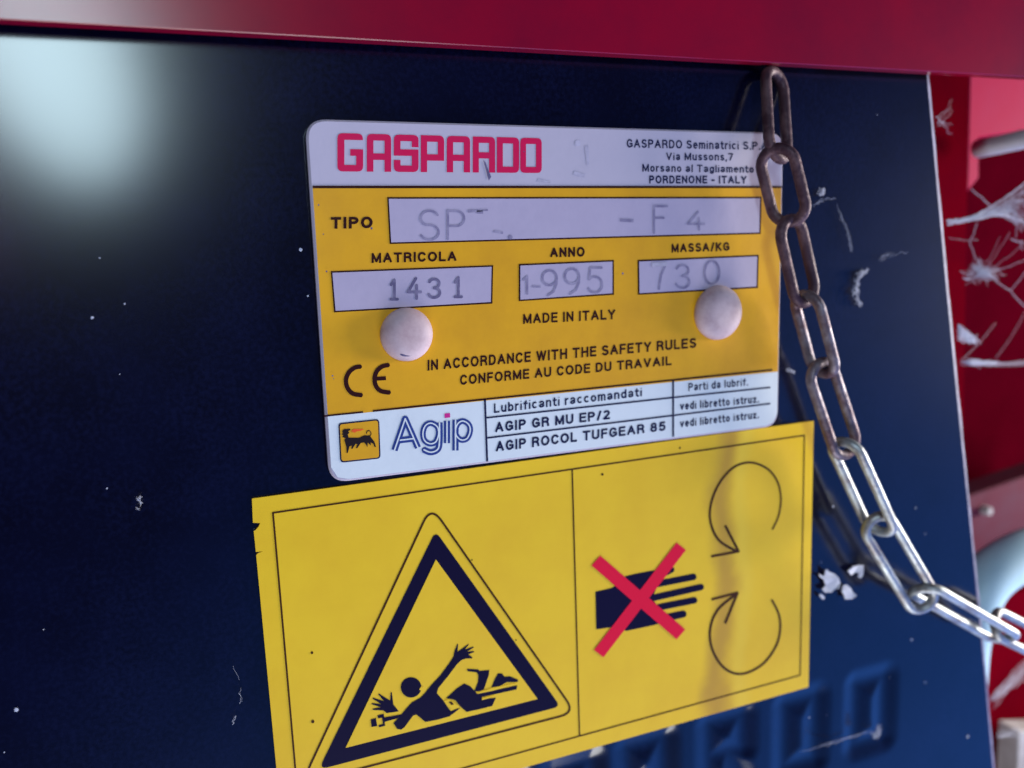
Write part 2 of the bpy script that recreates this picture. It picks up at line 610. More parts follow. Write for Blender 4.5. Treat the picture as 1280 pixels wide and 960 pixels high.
def text(name, body, xl, bl, tl, xr, br, tr, w, m, parent, t=.17):
    """printed line: left x, baseline y, cap-top y; right x, baseline y, cap-top y (photo pixels)"""
    P = text_polys(body, t)
    x0 = min(p[0] for q in P for p in q)
    x1 = max(p[0] for q in P for p in q)
    res = []
    for q in P:
        r = []
        for a, b in q:
            f = (a - x0) / (x1 - x0)
            base, top = bl + (br - bl) * f, tl + (tr - tl) * f
            r.append((xl + (xr - xl) * f, base + (top - base) * b))
        res.append(r)
    return flat(name, res, w, m, parent)


# ------------------------------------------------------------------ the dark machine panel
def letter_strokes():
    """moulded block letters along the lower edge of the panel, in (u,v)"""
    tops = [px(1091, 853), px(1004, 879), px(911, 904), px(810, 933), px(716, 962), px(620, 988), px(520, 1014), px(415, 1042)]
    row = (tops[0] - tops[4])[:2]
    row /= np.linalg.norm(row)
    dn = np.array([-row[1], row[0]])
    h, hw = 0.165, 0.046
    G = {
        'O': [[(-1, 0), (1, 0), (1, 1), (-1, 1), (-1, 0)]],
        'D': [[(-1, 0), (1, 0), (1, 1), (-1, 1), (-1, 0)]],
        'R': [[(-1, 1), (-1, 0), (1, 0), (1, .5), (-1, .5)], [(.2, .5), (1, 1)]],
        'A': [[(-1, 1), (-1, 0), (1, 0), (1, 1)], [(-1, .55), (1, .55)]],
        'P': [[(-1, 1), (-1, 0), (1, 0), (1, .5), (-1, .5)]],
        'S': [[(1, 0), (-1, 0), (-1, .5), (1, .5), (1, 1), (-1, 1)]],
        'G': [[(1, 0), (-1, 0), (-1, 1), (1, 1), (1, .5), (.2, .5)]],
    }
    segs = []
    for ch, tp in zip('ODRAPSAG', tops):
        for pl in G[ch]:
            q = [tp[:2] + row * (a * hw) + dn * (b * h) for a, b in pl]
            segs += list(zip(q[:-1], q[1:]))
    return segs


LSEG = letter_strokes()


def emboss(u, v):
    d = np.full(u.shape, 9.0)
    for a, b in LSEG:
        ab = b - a
        t = np.clip(((u - a[0]) * ab[0] + (v - a[1]) * ab[1]) / (ab @ ab), 0, 1)
        d = np.minimum(d, np.hypot(u - a[0] - t * ab[0], v - a[1] - t * ab[1]))
    x = np.clip((0.054 - d) / 0.054, 0, 1)
    return x * x * (3 - 2 * x)


v0, v1 = -0.45, 2.25
e0, e1 = px(1163, 90), px(1245, 960)


def edge_u(v):
    return e0[0] + (e1[0] - e0[0]) * (v - e0[1]) / (e1[1] - e0[1])


vs_ = np.unique(np.concatenate([np.linspace(v0, 1.30, 50), np.arange(1.30, 2.0, 0.006), np.linspace(2.0, v1, 8)]).round(5))
ss_ = np.unique(np.concatenate([np.linspace(0, 0.30, 20), np.linspace(0.30, 0.98, 330), np.linspace(0.98, 1, 4)]).round(6))
VV, SS = np.meshgrid(vs_, ss_, indexing='ij')
UL = -0.95
CH = 0.0085
UU = UL + SS * (edge_u(VV) - CH - UL)
WW = 0.0115 * emboss(UU, VV) + 0.0022 * np.sin(UU * 4.1 + 1) * np.sin(VV * 3.3 + .4)
WW = WW + 0.003
nr, nc = UU.shape
verts = [(UU[i, j], VV[i, j], WW[i, j]) for i in range(nr) for j in range(nc)]
faces = [(i * nc + j, i * nc + j + 1, (i + 1) * nc + j + 1, (i + 1) * nc + j) for i in range(nr - 1) for j in range(nc - 1)]
panel = mk('machine_panel', verts, faces, PANEL, None, True, at=(0.4, 1.2, 0.02))
tag(panel, 'dark navy plastic machine panel with big moulded letters, behind the nameplate and sticker', 'panel')
# chamfered, scuffed right edge and the thickness behind it
ev, ef = [], []
for i in range(nr):
    ue = edge_u(vs_[i])
    wj = WW[i, -1]
    wob = 0.0012 * math.sin(vs_[i] * 37) * math.sin(vs_[i] * 11)
    ev += [(UU[i, -1], vs_[i], wj), (ue + wob, vs_[i], wj + 0.0015), (ue + wob, vs_[i], 0.05)]
for i in range(nr - 1):
    for k in range(2):
        ef.append((i * 3 + k, i * 3 + k + 1, i * 3 + 4 + k, i * 3 + 3 + k))
mk('panel_edge', ev, ef, PEDGE, panel)
# back sheet closes the panel
mk('back_face', [(UL, v0, .05), (edge_u(v0), v0, .05), (edge_u(v1), v1, .05), (UL, v1, .05)], [(0, 3, 2, 1)], PANEL, panel)

# ------------------------------------------------------------------ red steel around it
WB = -0.05
a, b = px(120, 30.6, WB), px(1280, 96, WB)
dr = (b - a)[:2]
dr /= np.linalg.norm(dr)
nu = np.array([dr[1], -dr[0]])
lo, hi = a[:2] - dr * 0.6, b[:2] + dr * 1.2
beam = mk('steel_beam', *prism([tuple(lo), tuple(hi), tuple(hi + nu * .6), tuple(lo + nu * .6)], WB, WB + .028, 0.0015), REDP, None,
          at=(*lo, WB))
tag(beam, 'long crimson painted steel beam running along the top above the panel', 'beam')

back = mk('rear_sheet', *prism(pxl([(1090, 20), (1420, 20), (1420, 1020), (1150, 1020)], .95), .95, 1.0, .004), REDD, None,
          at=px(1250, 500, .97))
tag(back, 'dark red sheet metal deep in the gap behind the cobwebs', 'sheet metal')

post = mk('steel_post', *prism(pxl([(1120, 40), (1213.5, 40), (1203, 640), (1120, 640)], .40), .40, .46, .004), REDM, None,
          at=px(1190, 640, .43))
tag(post, 'narrow deep red upright post just right of the panel edge', 'post')

pl = mk('red_plate', *prism(pxl([(1214, 40), (1350, 40), (1350, 152), (1224, 172), (1224, 222), (1209, 240)], .47), .47, .50, .004), REDB,
        None, at=px(1250, 200, .48))
tag(pl, 'bright pinkish red plate above the white pipe in the upper right corner', 'plate')

A, B = px(1222.5, 186, .36), px(1345, 160, .04)
pipe = thing('white_pipe', 'straight white pipe with a square cut end under the bright red plate', 'pipe', A)
vs, fs = tube([A + (B - A) * t for t in np.linspace(0, 1, 6)], 0.027, 24)
mk('pipe_wall', vs, fs, WPIPE, pipe, False)
pipe_o = pipe.children[0]
for p in pipe_o.data.polygons:
    p.use_smooth = len(p.vertices) == 4

lb = thing('lower_crossbar', 'dusty faded red crossbar with a bolt head, above the pale hose', 'bar', px(1240, 690, .62))
mk('bar_body', *prism(pxl([(1170, 634), (1400, 554), (1400, 800), (1170, 800)], .62), .62, .72, .006), REDG, lb)
bc = px(1229, 637, .62)
vs, fs = tube([bc + np.array([0, 0, d]) for d in (0, -.02, -.03)], .018, 6, rfun=lambda t: 1 if t < .8 else .8)
mk('bolt_head', vs, fs, GREY, lb)

hp = [px(x, y, .30) for x, y in spline([(1360, 668), (1305, 684), (1262, 702), (1226, 734), (1206, 790), (1200, 850)], 6)]
hose = mk('pale_hose', *tube(hp, .078, 28), HOSE, None, True, at=hp[-1])
tag(hose, 'thick pale blue white hose bending down behind the panel edge, beneath the crossbar', 'hose')

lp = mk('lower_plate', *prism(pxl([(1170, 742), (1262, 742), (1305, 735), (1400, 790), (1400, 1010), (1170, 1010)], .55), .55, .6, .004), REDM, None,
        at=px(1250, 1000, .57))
tag(lp, 'red sheet plate crossed by web haze in the lower right corner', 'plate')
gb = mk('pale_block', *prism(pxl([(1274, 914), (1340, 912), (1340, 1000), (1270, 1000)], .42), .42, .5, .004), GREY, None,
        at=px(1300, 1000, .46))
tag(gb, 'pale grey block peeking in at the bottom right edge', 'block')

# ------------------------------------------------------------------ nameplate
LV = 0.0007
PW = -0.016
TOP, HD, LBL, BOT = 0.0389, 0.1517, 0.5520, 0.6757
plate = thing('nameplate', 'riveted yellow and white maker\'s nameplate printed with type, serial and year fields', 'nameplate', (0.5, BOT, PW))
vs, fs = prism(rounded([(0, TOP), (1, TOP), (1, BOT), (0, BOT)], .036, 8), PW, -0.005, 0.0035)
mk('plate_sheet', vs, fs, PWHITE, plate)


def k(n):
    return PW - n * LV


PWHITE_LIT = mat('plate_white_lit', (0.70, 0.74, 0.78), 0.38, var=0.30, vscale=70, vcol=(0.50, 0.52, 0.58), bump=0.05, bscale=500, stops=(0.45, 0.85))  # lower plate white, paler and bluer with the stronger light put into it
flat('lower_band_lit', [[(.0045, LBL), (.9955, LBL), (.9955, BOT - .03), (.985, BOT - .010), (.965, BOT - .0045), (.035, BOT - .0045), (.015, BOT - .010), (.0045, BOT - .03)]], k(1), PWHITE_LIT, plate, False)
yb = flat('yellow_band', [[(.0045, HD), (.9955, HD), (.9955, LBL), (.0045, LBL)]], k(1), PYEL, plate, False)
# printed rules
flat('rule_line', [[(.0045, HD - .0022), (.9955, HD - .0022), (.9955, HD + .0022), (.0045, HD + .0022)]], k(2), BROWN, plate, False)
lbl = [seg((405, 520), (454, 515), 2.2), seg((466, 513.8), (606, 499), 2.4), seg((606, 499), (965.5, 462.3), 2.2)]
flat('rule_line', lbl, k(2), BROWN, plate)
flat('table_ruling', [seg((606.2, 499), (609, 577), 2.6), seg((841.5, 475), (841.5, 546), 2.4), seg((607.4, 522.3), (841, 497), 2.2),
                      seg((841, 497), (963, 484.3), 2.0), seg((607.4, 547.6), (841, 519.4), 2.2), seg((841, 519.4), (963, 504.5), 2.0)],
     k(2), NAVY, plate)


def field(q):
    q = np.array(q, float)
    c = q.mean(0)
    out = flat('data_field', [[tuple(p) for p in q]], k(2), BROWN, plate)
    inn = [tuple(p - np.sign(p - c) * 2.0) for p in q]
    flat('field_face', [inn], k(3), PFIELD, out)
    return out


F_T = field([(484, 246.5), (952, 246), (951, 292.5), (487, 305)])
F_M = field([(413.5, 339), (616.5, 331.5), (615.5, 379.5), (417.5, 390.5)])
F_N = field([(648.5, 330), (767.5, 325), (767.5, 368.5), (648.5, 376.5)])
F_S = field([(797, 325), (948.5, 318.5), (947.5, 360), (797.5, 368.5)])

# hand-stamped characters: single strokes in a unit box, y down
def arc(cx, cy, rx, ry, a0, a1, n=12):
    return [(cx + rx * math.cos(math.radians(a0 + (a1 - a0) * i / n)), cy + ry * math.sin(math.radians(a0 + (a1 - a0) * i / n)))
            for i in range(n + 1)]


GL = {
    'S': [arc(.5, .26, .46, .25, -25, -270) [:12] + arc(.5, .74, .48, .25, -90, 155)],
    'P': [[(.08, 1), (.08, 0)], [(.08, .02), (.5, .02)] + arc(.55, .28, .42, .26, -90, 90) + [(.08, .54)]],
    'F': [[(.08, 1), (.08, .02), (1, .02)], [(.08, .45), (.75, .45)]],
    '4': [[(.62, 0), (0, .68), (1, .68)], [(.68, .35), (.68, 1)]],
    '1': [[(.15, .22), (.6, .02), (.6, 1)]],
    'I': [[(.1, .25), (.55, .0), (.55, 1)], [(.1, 1), (1, 1)]],
    '9': [arc(.5, .3, .45, .3, 0, -360, 18), [(.95, .3), (.93, .55), (.75, .85), (.4, 1.0)]],
    '5': [[(.9, .02), (.2, .02), (.12, .45)] + arc(.48, .68, .46, .31, -140, 150, 14)],
    '7': [[(0, .02), (.95, .02), (.6, .45), (.45, 1)]],
    '3': [arc(.45, .25, .42, .24, -160, 90, 10) + arc(.45, .74, .48, .26, -90, 160, 10)],
    '0': [arc(.5, .5, .46, .5, 0, 360, 20)],
}


def stamp(chars, par, m, wd):
    for ch, x0, y0, x1, y1 in chars:
        polys = []
        for plq in GL[ch]:
            polys += stroke([(x0 + p[0] * (x1 - x0), y0 + p[1] * (y1 - y0)) for p in plq], wd, True)
        flat('stamped_mark', polys, k(4), m, par)


def scuffs(lst, w, m, par, name='scuff'):
    for p in lst:
        flat(name, [p], w, m, par)


stamp([('S', 525, 263, 549, 300), ('P', 558, 263, 581, 299), ('F', 816, 257, 834, 291), ('4', 860, 265, 880, 287)], F_T, STAMP, 3.0)
scuffs([seg((585, 264), (610, 262.5), 4, 2), seg((596, 265), (604, 265), 4), seg((617, 289), (629, 291), 3), circ((638, 296.5), 3, 8),
               seg((775, 275), (792, 276), 4)], k(4), STAMP, F_T)
stamp([('I', 488, 350, 497, 374), ('4', 510, 348, 526, 373), ('3', 536, 348.5, 551, 372), ('I', 568, 347, 577, 371)], F_M, STAMPD, 3.6)
stamp([('1', 653, 345, 663, 367), ('9', 677, 338, 697, 369), ('9', 705, 336, 725, 367), ('5', 734, 334, 754, 366)], F_N, STAMP, 3.0)
scuffs([seg((665, 358), (676, 358.5), 2.5)], k(4), STAMP, F_N)
stamp([('7', 816, 330, 833, 361), ('3', 845, 331, 863, 360), ('0', 880, 326, 900, 355)], F_S, STAMP, 3.0)
scuffs([seg((815, 331), (834, 330), 5)], k(5), SMUDGE, F_S)

# big block maker's name in crimson
Z1 = ZP(370, 140, 4.0)
GW = {
    'G': ([[(1, .13), (.13, .13), (.13, .87), (.87, .87), (.87, .5), (.5, .5)]], [(0, 0), (0, 1), (1, 1), (1, 0)]),
    'A': ([[(.13, 1), (.13, .13), (.87, .13), (.87, 1)], [(.13, .60), (.87, .60)]], [(0, 0), (1, 0)]),
    'S': ([[(.87, .33), (.87, .13), (.13, .13), (.13, .48), (.87, .48), (.87, .87), (.13, .87), (.13, .68)]], [(0, 0), (1, 1), (0, 1), (1, 0)]),
    'P': ([[(.13, 1), (.13, .13), (.87, .13), (.87, .6), (.13, .6)]], [(1, 0)]),
    'R': ([[(.13, 1), (.13, .13), (.87, .13), (.87, .52), (.13, .52)], [(.87, .55), (.87, 1)]], [(1, 0)]),
    'D': ([[(.13, .13), (.87, .13), (.87, .87), (.13, .87), (.13, .13)]], [(1, 0), (1, 1)]),
    'O': ([[(.13, .13), (.87, .13), (.87, .87), (.13, .87), (.13, .13)]], [(0, 0), (1, 0), (0, 1), (1, 1)]),
}


def hstroke(pl, tx, ty):
    """axis aligned strokes with square mitred joints"""
    out = []
    fy = lambda y: ty / 2 if y == .13 else (1 - ty / 2 if y == .87 else y)
    pl = [(a, fy(b)) for a, b in pl]
    for a, b in zip(pl[:-1], pl[1:]):
        x0, x1 = sorted((a[0], b[0]))
        y0, y1 = sorted((a[1], b[1]))
        if abs(a[1] - b[1]) < .02:
            lx = tx / 2 if .0 < x0 < .2 else 0
            rx = tx / 2 if .8 < x1 < 1 else 0
            out.append([(x0 - lx, y0 - ty / 2), (x1 + rx, y0 - ty / 2), (x1 + rx, y0 + ty / 2), (x0 - lx, y0 + ty / 2)])
        elif abs(a[0] - b[0]) < .02:
            uy = ty / 2 if .0 < y0 < .2 else (ty / 2 if .4 < y0 < .6 else 0)
            dy = ty / 2 if .8 < y1 < 1 else (ty / 2 if .4 < y1 < .65 else 0)
            out.append([(x0 - tx / 2, y0 - uy), (x0 + tx / 2, y0 - uy), (x0 + tx / 2, y1 + dy), (x0 - tx / 2, y1 + dy)])
    return out


def clipc(p, corner):
    """bevel a corner of a stroke box where the letter has a rounded outer corner"""
    cx, cy = corner
    if not any(abs(q[0] - cx) < .03 and abs(q[1] - cy) < .03 for q in p):
        return p
    res = []
    for i, q in enumerate(p):
        if abs(q[0] - cx) < .03 and abs(q[1] - cy) < .03:
            a, b = p[i - 1], p[(i + 1) % len(p)]
            pp = []
            for o in (a, b):
                d = (o[0] - q[0], o[1] - q[1])
                l = abs(d[0]) + abs(d[1])
                rr = .22 if abs(d[0]) > abs(d[1]) else .145
                pp.append((q[0] + d[0] / l * rr, q[1] + d[1] / l * rr))
            for t in (0, .25, .5, .75, 1):
                res.append(tuple((1 - t) ** 2 * pp[0][i] + 2 * t * (1 - t) * q[i] + t * t * pp[1][i] for i in (0, 1)))
        else:
            res.append(q)
    return res


spans = [('G', 208, 335), ('A', 355, 475), ('S', 490, 612), ('P', 625, 740), ('A', 755, 870), ('R', 885, 995), ('D', 1005, 1115), ('O', 1122, 1228)]
polys = []
for ch, xa, xb in spans:
    pls, cor = GW[ch]
    for plq in pls:
        for p in hstroke(plq, .275, .172):
            for c in cor:
                p = clipc(p, c)
            qq = []
            for (s, t) in p:
                X = xa + s * (xb - xa)
                yt = 105 + (X - 208) / 1020 * 26
                ybm = 297 + (X - 208) / 1020 * 8
                qq.append((X, yt + t * (ybm - yt)))
            polys.append(Z1(qq))
flat('maker_lettering', polys, k(1), REDLOGO, plate)
scuffs([[(604, 200), (607, 203), (611, 214), (614, 221), (611, 226), (608, 214)]], k(2), STAMPD, plate)
scuffs([circ((722, 179), 4, 8), seg((733, 182), (735, 206), 5, 3), seg((717, 216), (731, 220), 5, 4), seg((672, 225), (688, 228), 4, 2)], k(1), SMUDGE, plate)

for _q in range(9):
    _u, _v = rng.choice([rng.uniform(.004, .02), rng.uniform(.05, .9)]), rng.uniform(.06, .66)
    flat('speck', [circ((_u, _v), rng.uniform(.0010, .0022), 7)], k(6), STAMPD, plate, False)
tx = lambda body, *a, off=.012, m=NAVY, n=1: text('printed_line', body, *a, k(n), m, plate, .175 + off * 2.8)
tx('GASPARDO Seminatrici S.P.A.', 783.5, 184.5, 173.7, 963, 187.6, 177.5, off=.000)
tx('Via Mussons,7', 832.5, 200.2, 190.5, 916.5, 200.8, 191.5, off=.000)
tx('Morsano al Tagliamento', 803, 214.6, 204.8, 942.5, 216, 207, off=.000)
tx('PORDENONE - ITALY', 811.5, 229.4, 219.3, 933.5, 229.5, 219.8, off=.012)
tx('TIPO', 413.5, 286, 271.5, 466, 285.2, 270.6, off=.02, m=BROWN, n=2)
tx('MATRICOLA', 464.5, 328.8, 316.2, 571, 326.3, 314, off=.012, m=BROWN, n=2)
tx('ANNO', 687.5, 321.7, 309.6, 731, 320.9, 308.5, off=.02, m=BROWN, n=2)
tx('MASSA/KG', 839.5, 315.8, 304.6, 912, 313.6, 302.6, off=.016, m=BROWN, n=2)
tx('MADE IN ITALY', 654, 405, 392.5, 769.5, 399, 386.4, off=.006, m=BROWN, n=2)
tx('IN ACCORDANCE WITH THE SAFETY RULES', 534.5, 463.4, 450, 870.5, 434.6, 422.2, off=.008, m=BROWN, n=2)
tx('CONFORME AU CODE DU TRAVAIL', 575, 481.5, 468.8, 839.5, 456.4, 445, off=.008, m=BROWN, n=2)
tx('Lubrificanti raccomandati', 617.5, 516.4, 504.6, 802.5, 495.3, 484.6, off=.000, n=2)
tx('AGIP GR MU EP/2', 618.7, 540.7, 527.8, 762.5, 523.9, 512.3, off=.012, n=2)
tx('AGIP ROCOL TUFGEAR 85', 619.5, 564.8, 551.8, 832, 538.2, 526.6, off=.012, n=2)
tx('Parti da lubrif.', 860.5, 489, 479, 935, 481.9, 472.8, off=.000, n=2)
tx('vedi libretto istruz.', 850, 512.8, 502.6, 948.7, 503.2, 494.2, off=.008, n=2)
tx('vedi libretto istruz.', 850, 534.4, 524.4, 948.7, 522.8, 513.8, off=.008, n=2)

# conformity mark
Z3 = ZP(390, 370, 4.0)
C1 = [(243, 353), (215, 358), (185, 382), (170, 420), (178, 460), (205, 488), (250, 496)]
E1 = [(383, 345), (352, 352), (325, 375), (313, 412), (320, 450), (345, 475), (390, 483)]
flat('conformity_mark', stroke(Z3(spline(C1, 5)), 5.6) + stroke(Z3(spline(E1, 5)), 5.6) + [seg(*Z3([(313, 414), (370, 411)]), 5.0)], k(2), BROWN, plate)

# emblem: black beast with a flame on a yellow square
Z2 = ZP(410, 500, 6.4)
em = flat('emblem', [rounded(Z2([(82, 185), (410, 150), (421, 468), (98, 503)]), 5)], k(2), NAVY, plate)
flat('emblem_square', [rounded(Z2([(94, 196), (400, 163), (409, 459), (109, 490)]), 3.6)], k(3), PYEL, em)
beast = [Z2([(112, 250), (130, 232), (178, 230), (180, 240), (160, 250), (172, 262), (158, 275), (165, 300), (250, 302), (290, 282), (335, 284),
             (352, 310), (372, 335), (384, 374), (374, 378), (362, 350), (340, 340), (345, 365), (318, 342), (316, 380), (300, 350), (285, 340),
             (262, 345), (235, 385), (222, 386), (235, 355), (222, 350), (195, 392), (186, 390), (192, 365), (172, 372), (158, 425), (148, 424), (146, 375), (136, 340),
             (130, 318), (142, 306), (114, 296), (124, 280), (108, 276), (120, 264)])]
beast += stroke(Z2(spline([(335, 288), (345, 268), (330, 245), (312, 252), (308, 270)], 4)), 1.2)
flat('emblem_beast', beast, k(4), BLACKINK, em)
flat('emblem_flame', [Z2([(185, 250), (205, 232), (290, 232), (262, 246), (228, 252), (215, 262)])], k(4), ORANGE, em)

# lubricant maker's wordmark: double lined letters
g_ = [Z2(s) for s in (
    [(532, 402), (618, 150), (720, 382)],
    [(574, 322), (690, 308)],
    spline([(892, 180), (892, 330), (878, 395), (822, 418), (764, 396)], 4),
    [(952, 166), (952, 345)],
    [(1020, 158), (1020, 404)],
)]
ga = Z2(spline([(825, 185), (875, 215), (885, 275), (862, 335), (815, 350), (770, 320), (760, 260), (780, 205)], 5, True))
pa = Z2(spline([(1080, 168), (1125, 195), (1138, 245), (1115, 305), (1070, 320), (1030, 290), (1020, 240), (1040, 188)], 5, True))
bl, wh = [], []
for s in g_:
    bl += stroke(s, 7.9)
    wh += stroke(s, 1.7)
for s in (ga, pa):
    bl += stroke(s, 7.2, closed=True)
    wh += stroke(s, 1.6, closed=True)
wm = flat('wordmark', bl, k(2), INKBLUE, plate)
flat('wordmark_inline', wh, k(3), PWHITE_LIT, wm)
flat('wordmark_dot', [Z2([(932, 108), (976, 104), (978, 140), (934, 145)])], k(2), MAGENTA, wm)


def rivet(x, y, r, hgt, mark):
    c = px(x, y, PW - hgt * .5)
    R = np.linalg.norm(px(x + r, y, PW - hgt * .5) - px(x - r, y, PW - hgt * .5)) / 2 * .97
    vs, fs = [], []
    n, m = 36, 10
    for i in range(m):
        t = i / m * math.pi / 2
        rr = R * math.cos(t) ** .62
        ww = PW - .004 - hgt * math.sin(t)
        for q in range(n):
            a = 2 * math.pi * q / n
            vs.append((c[0] + rr * math.cos(a), c[1] + rr * math.sin(a), ww))
    vs.append((c[0], c[1], PW - .004 - hgt))
    base = [(c[0] + R * .97 * math.cos(2 * math.pi * q / n), c[1] + R * .97 * math.sin(2 * math.pi * q / n), PW + .002) for q in range(n)]
    for i in range(m - 1):
        for q in range(n):
            l = (q + 1) % n
            fs.append((i * n + q, i * n + l, (i + 1) * n + l, (i + 1) * n + q))
    for q in range(n):
        fs.append(((m - 1) * n + q, (m - 1) * n + (q + 1) % n, m * n))
    b0 = len(vs)
    vs += base
    for q in range(n):
        l = (q + 1) % n
        fs.append((b0 + q, b0 + l, l, q))
    rv = mk('rivet', vs, fs, RIVET, plate, True)
    if mark:
        pts = []
        for a in np.linspace(118, 50, 10):
            t = math.radians(50)
            rr = R * .76
            pts.append((c[0] + rr * math.cos(math.radians(a)), c[1] + rr * math.sin(math.radians(a)), PW - .004 - hgt * (1 - (.76) ** 2.5) ** .5 * 1.04))
        mk('scuff', *tube(pts, .0016, 6, rfun=lambda t: .35 + 1.6 * max(0, .35 - abs(t - .12)) * 2), STAMPD, rv)


rivet(509.5, 418.5, 34, .024, True)
rivet(900, 391, 29.5, .024, False)

# ------------------------------------------------------------------ warning sticker
SW = -0.0035
c_, s_ = math.cos(TH), math.sin(TH)


def st(x, y):
    return (c_ * x - s_ * y, s_ * x + c_ * y)


stick = thing('warning_sticker', 'yellow rectangular warning decal with a triangle and a crossed out hand, under the nameplate', 'sticker',
              (*st(.48, 1.349), SW))
SL, SR, ST, SB = -.1406, 1.1059, .6870, 1.3492
left = []
L0, L1 = np.array([313, 622.0]), np.array([347.5, 965.0])
for yy, dx in ((653.5, 0), (653.8, 9), (658, 7), (663, 2), (664, 0), (690, 0), (689, 9), (692, 2), (694, 0)):
    t = (yy - 622) / (965 - 622)
    q = L0 + (L1 - L0) * t
    left.append(tuple(px(q[0] + dx, yy, SW)[:2]))
outl = [st(SL, ST), st(SR, ST), st(SR, SB), st(SL, SB)] + left[::-1]
v_, f_ = union([outl])
n_ = len(outl)
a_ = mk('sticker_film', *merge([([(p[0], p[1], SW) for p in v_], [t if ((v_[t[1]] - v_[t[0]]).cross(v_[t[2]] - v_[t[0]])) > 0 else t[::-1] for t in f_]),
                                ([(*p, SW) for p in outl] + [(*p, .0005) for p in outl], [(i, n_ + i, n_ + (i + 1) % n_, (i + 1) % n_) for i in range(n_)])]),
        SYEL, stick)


def sk(n):
    return SW - n * LV


il, ir, ic, it, ib = -.1073, 1.0794, .4857, .7180, 1.3117
hw = .0034
bx = [[(il, it), (ir, it)], [(ir, it), (ir, ib)], [(ir, ib), (il, ib)], [(il, ib), (il, it)], [(ic, it), (ic, ib)]]
flat('border_line', [p for s in bx for p in [seg(st(*s[0]), st(*s[1]), hw)]] + [circ(st(x, y), hw / 2, 8) for x, y in ((il, it), (ir, it), (ir, ib), (il, ib))],
     sk(1), SLINE, stick, False)
Z5 = ZP(300, 600, 2.6667)
tri_o = rounded(Z5([(637, 86), (1117, 775), (205, 1013)]), 13, 8)
tri = flat('warning_triangle', stroke(tri_o, 2.6, closed=True), sk(1), SLINE, stick)
tb = rounded(Z5([(652, 170), (1068, 755), (262, 966)]), 6, 6)
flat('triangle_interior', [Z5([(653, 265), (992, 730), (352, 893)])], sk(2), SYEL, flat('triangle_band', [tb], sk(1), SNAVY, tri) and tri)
ZG = ZP(440, 770, 5.3333)
fig = []
fig.append(ZG(circ((394, 476), 69, 24, 68)))
fig.append(ZG([(485, 515), (520, 470), (590, 395), (650, 312), (676, 272), (684, 232), (703, 186), (708, 188), (704, 238), (742, 212), (776, 186), (780, 190),
               (752, 224), (808, 204), (812, 210), (768, 238), (812, 234), (814, 241), (776, 256), (804, 276), (800, 283), (758, 284), (728, 296), (700, 322),
               (640, 402), (575, 482), (566, 515), (612, 568), (640, 612), (665, 640), (655, 668), (570, 692), (490, 707), (430, 657), (408, 664), (350, 742),
               (328, 758), (300, 752), (276, 716), (330, 655), (366, 612), (400, 575), (455, 545)]))
fig.append(ZG([(650, 640), (700, 618), (722, 612), (690, 640), (660, 662)]))
fig.append(ZG([(628, 548), (700, 482), (748, 450), (788, 468), (830, 512), (830, 520), (870, 530), (866, 550), (960, 546), (935, 600), (850, 622), (765, 640), (718, 600), (690, 562), (660, 553)]))
fig.append(ZG([(815, 503), (840, 440), (842, 395), (832, 376), (772, 368), (765, 352), (840, 356), (850, 366), (916, 360), (912, 395), (880, 490), (850, 502)]))
fig.append(ZG([(930, 476), (952, 420), (975, 382), (1002, 384), (1016, 404), (1052, 402), (1108, 424), (1104, 440), (1032, 442), (985, 468)]))
fig.append(ZG([(832, 518), (1102, 462), (1098, 490), (868, 540)]))
fig.append(ZG([(312, 636), (276, 590), (266, 510), (258, 508), (254, 564), (180, 517), (174, 522), (214, 568), (140, 544), (136, 551), (196, 588), (132, 580),
               (130, 588), (192, 608), (136, 618), (138, 626), (210, 630), (232, 648)]))
fig.append(ZG([(125, 690), (160, 680), (168, 734), (130, 740)]))
fig.append(ZG([(170, 662), (212, 652), (216, 676), (338, 654), (300, 684), (218, 706), (222, 732), (182, 742), (176, 728), (206, 720), (200, 678), (174, 684)]))
fg = flat('caught_figure', fig, sk(3), SNAVY, tri)
flat('pictogram_gap', [ZG([(612, 566), (650, 556), (708, 596), (712, 606), (668, 618), (632, 596)]), ZG([(832, 512), (930, 482), (1100, 446), (1102, 456), (930, 500), (840, 519)]),
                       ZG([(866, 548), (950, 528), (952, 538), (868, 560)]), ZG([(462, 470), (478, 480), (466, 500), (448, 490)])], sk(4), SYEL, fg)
flat('belt_buckle', [ZG([(645, 572), (664, 570), (680, 590), (662, 594)])], sk(5), SLINE, fg)

ZH = ZP(720, 660, 5.3333)
hand = [ZH([(130, 425), (245, 398), (335, 320), (420, 300), (520, 282), (600, 300), (570, 350), (545, 385), (520, 440), (505, 465), (530, 500), (560, 540), (620, 590),
            (630, 615), (520, 648), (340, 686), (235, 662), (135, 676)])]
for a, b, wd in (((540, 374), (783, 326), 44), ((525, 464), (832, 394), 44), ((555, 528), (788, 482), 44), ((600, 598), (714, 574), 48), ((560, 318), (636, 278), 42)):
    p, q = ZH([a, b])
    hand += [seg(p, q, wd / 5.3333), circ(q, wd / 2 / 5.3333, 14), circ(p, wd / 2 / 5.3333, 12)]
hd_ = flat('hand_pictogram', hand, sk(1), SNAVY, stick)
xs = [seg(*ZH([(133, 217), (700, 710)]), 88 / 5.3333), seg(*ZH([(702, 122), (152, 838)]), 80 / 5.3333)]
flat('red_cross', xs, sk(2), SRED, stick)

ZA = ZP(690, 520, 2.3413)


def taper(pts, w0, w1):
    n = len(pts)
    return [seg(pts[i], pts[i + 1], w0 + (w1 - w0) * i / (n - 1), w0 + (w1 - w0) * (i + 1) / (n - 1)) for i in range(n - 1)] + \
           [circ(pts[i], (w0 + (w1 - w0) * i / (n - 1)) / 2, 8) for i in range(1, n - 1)]


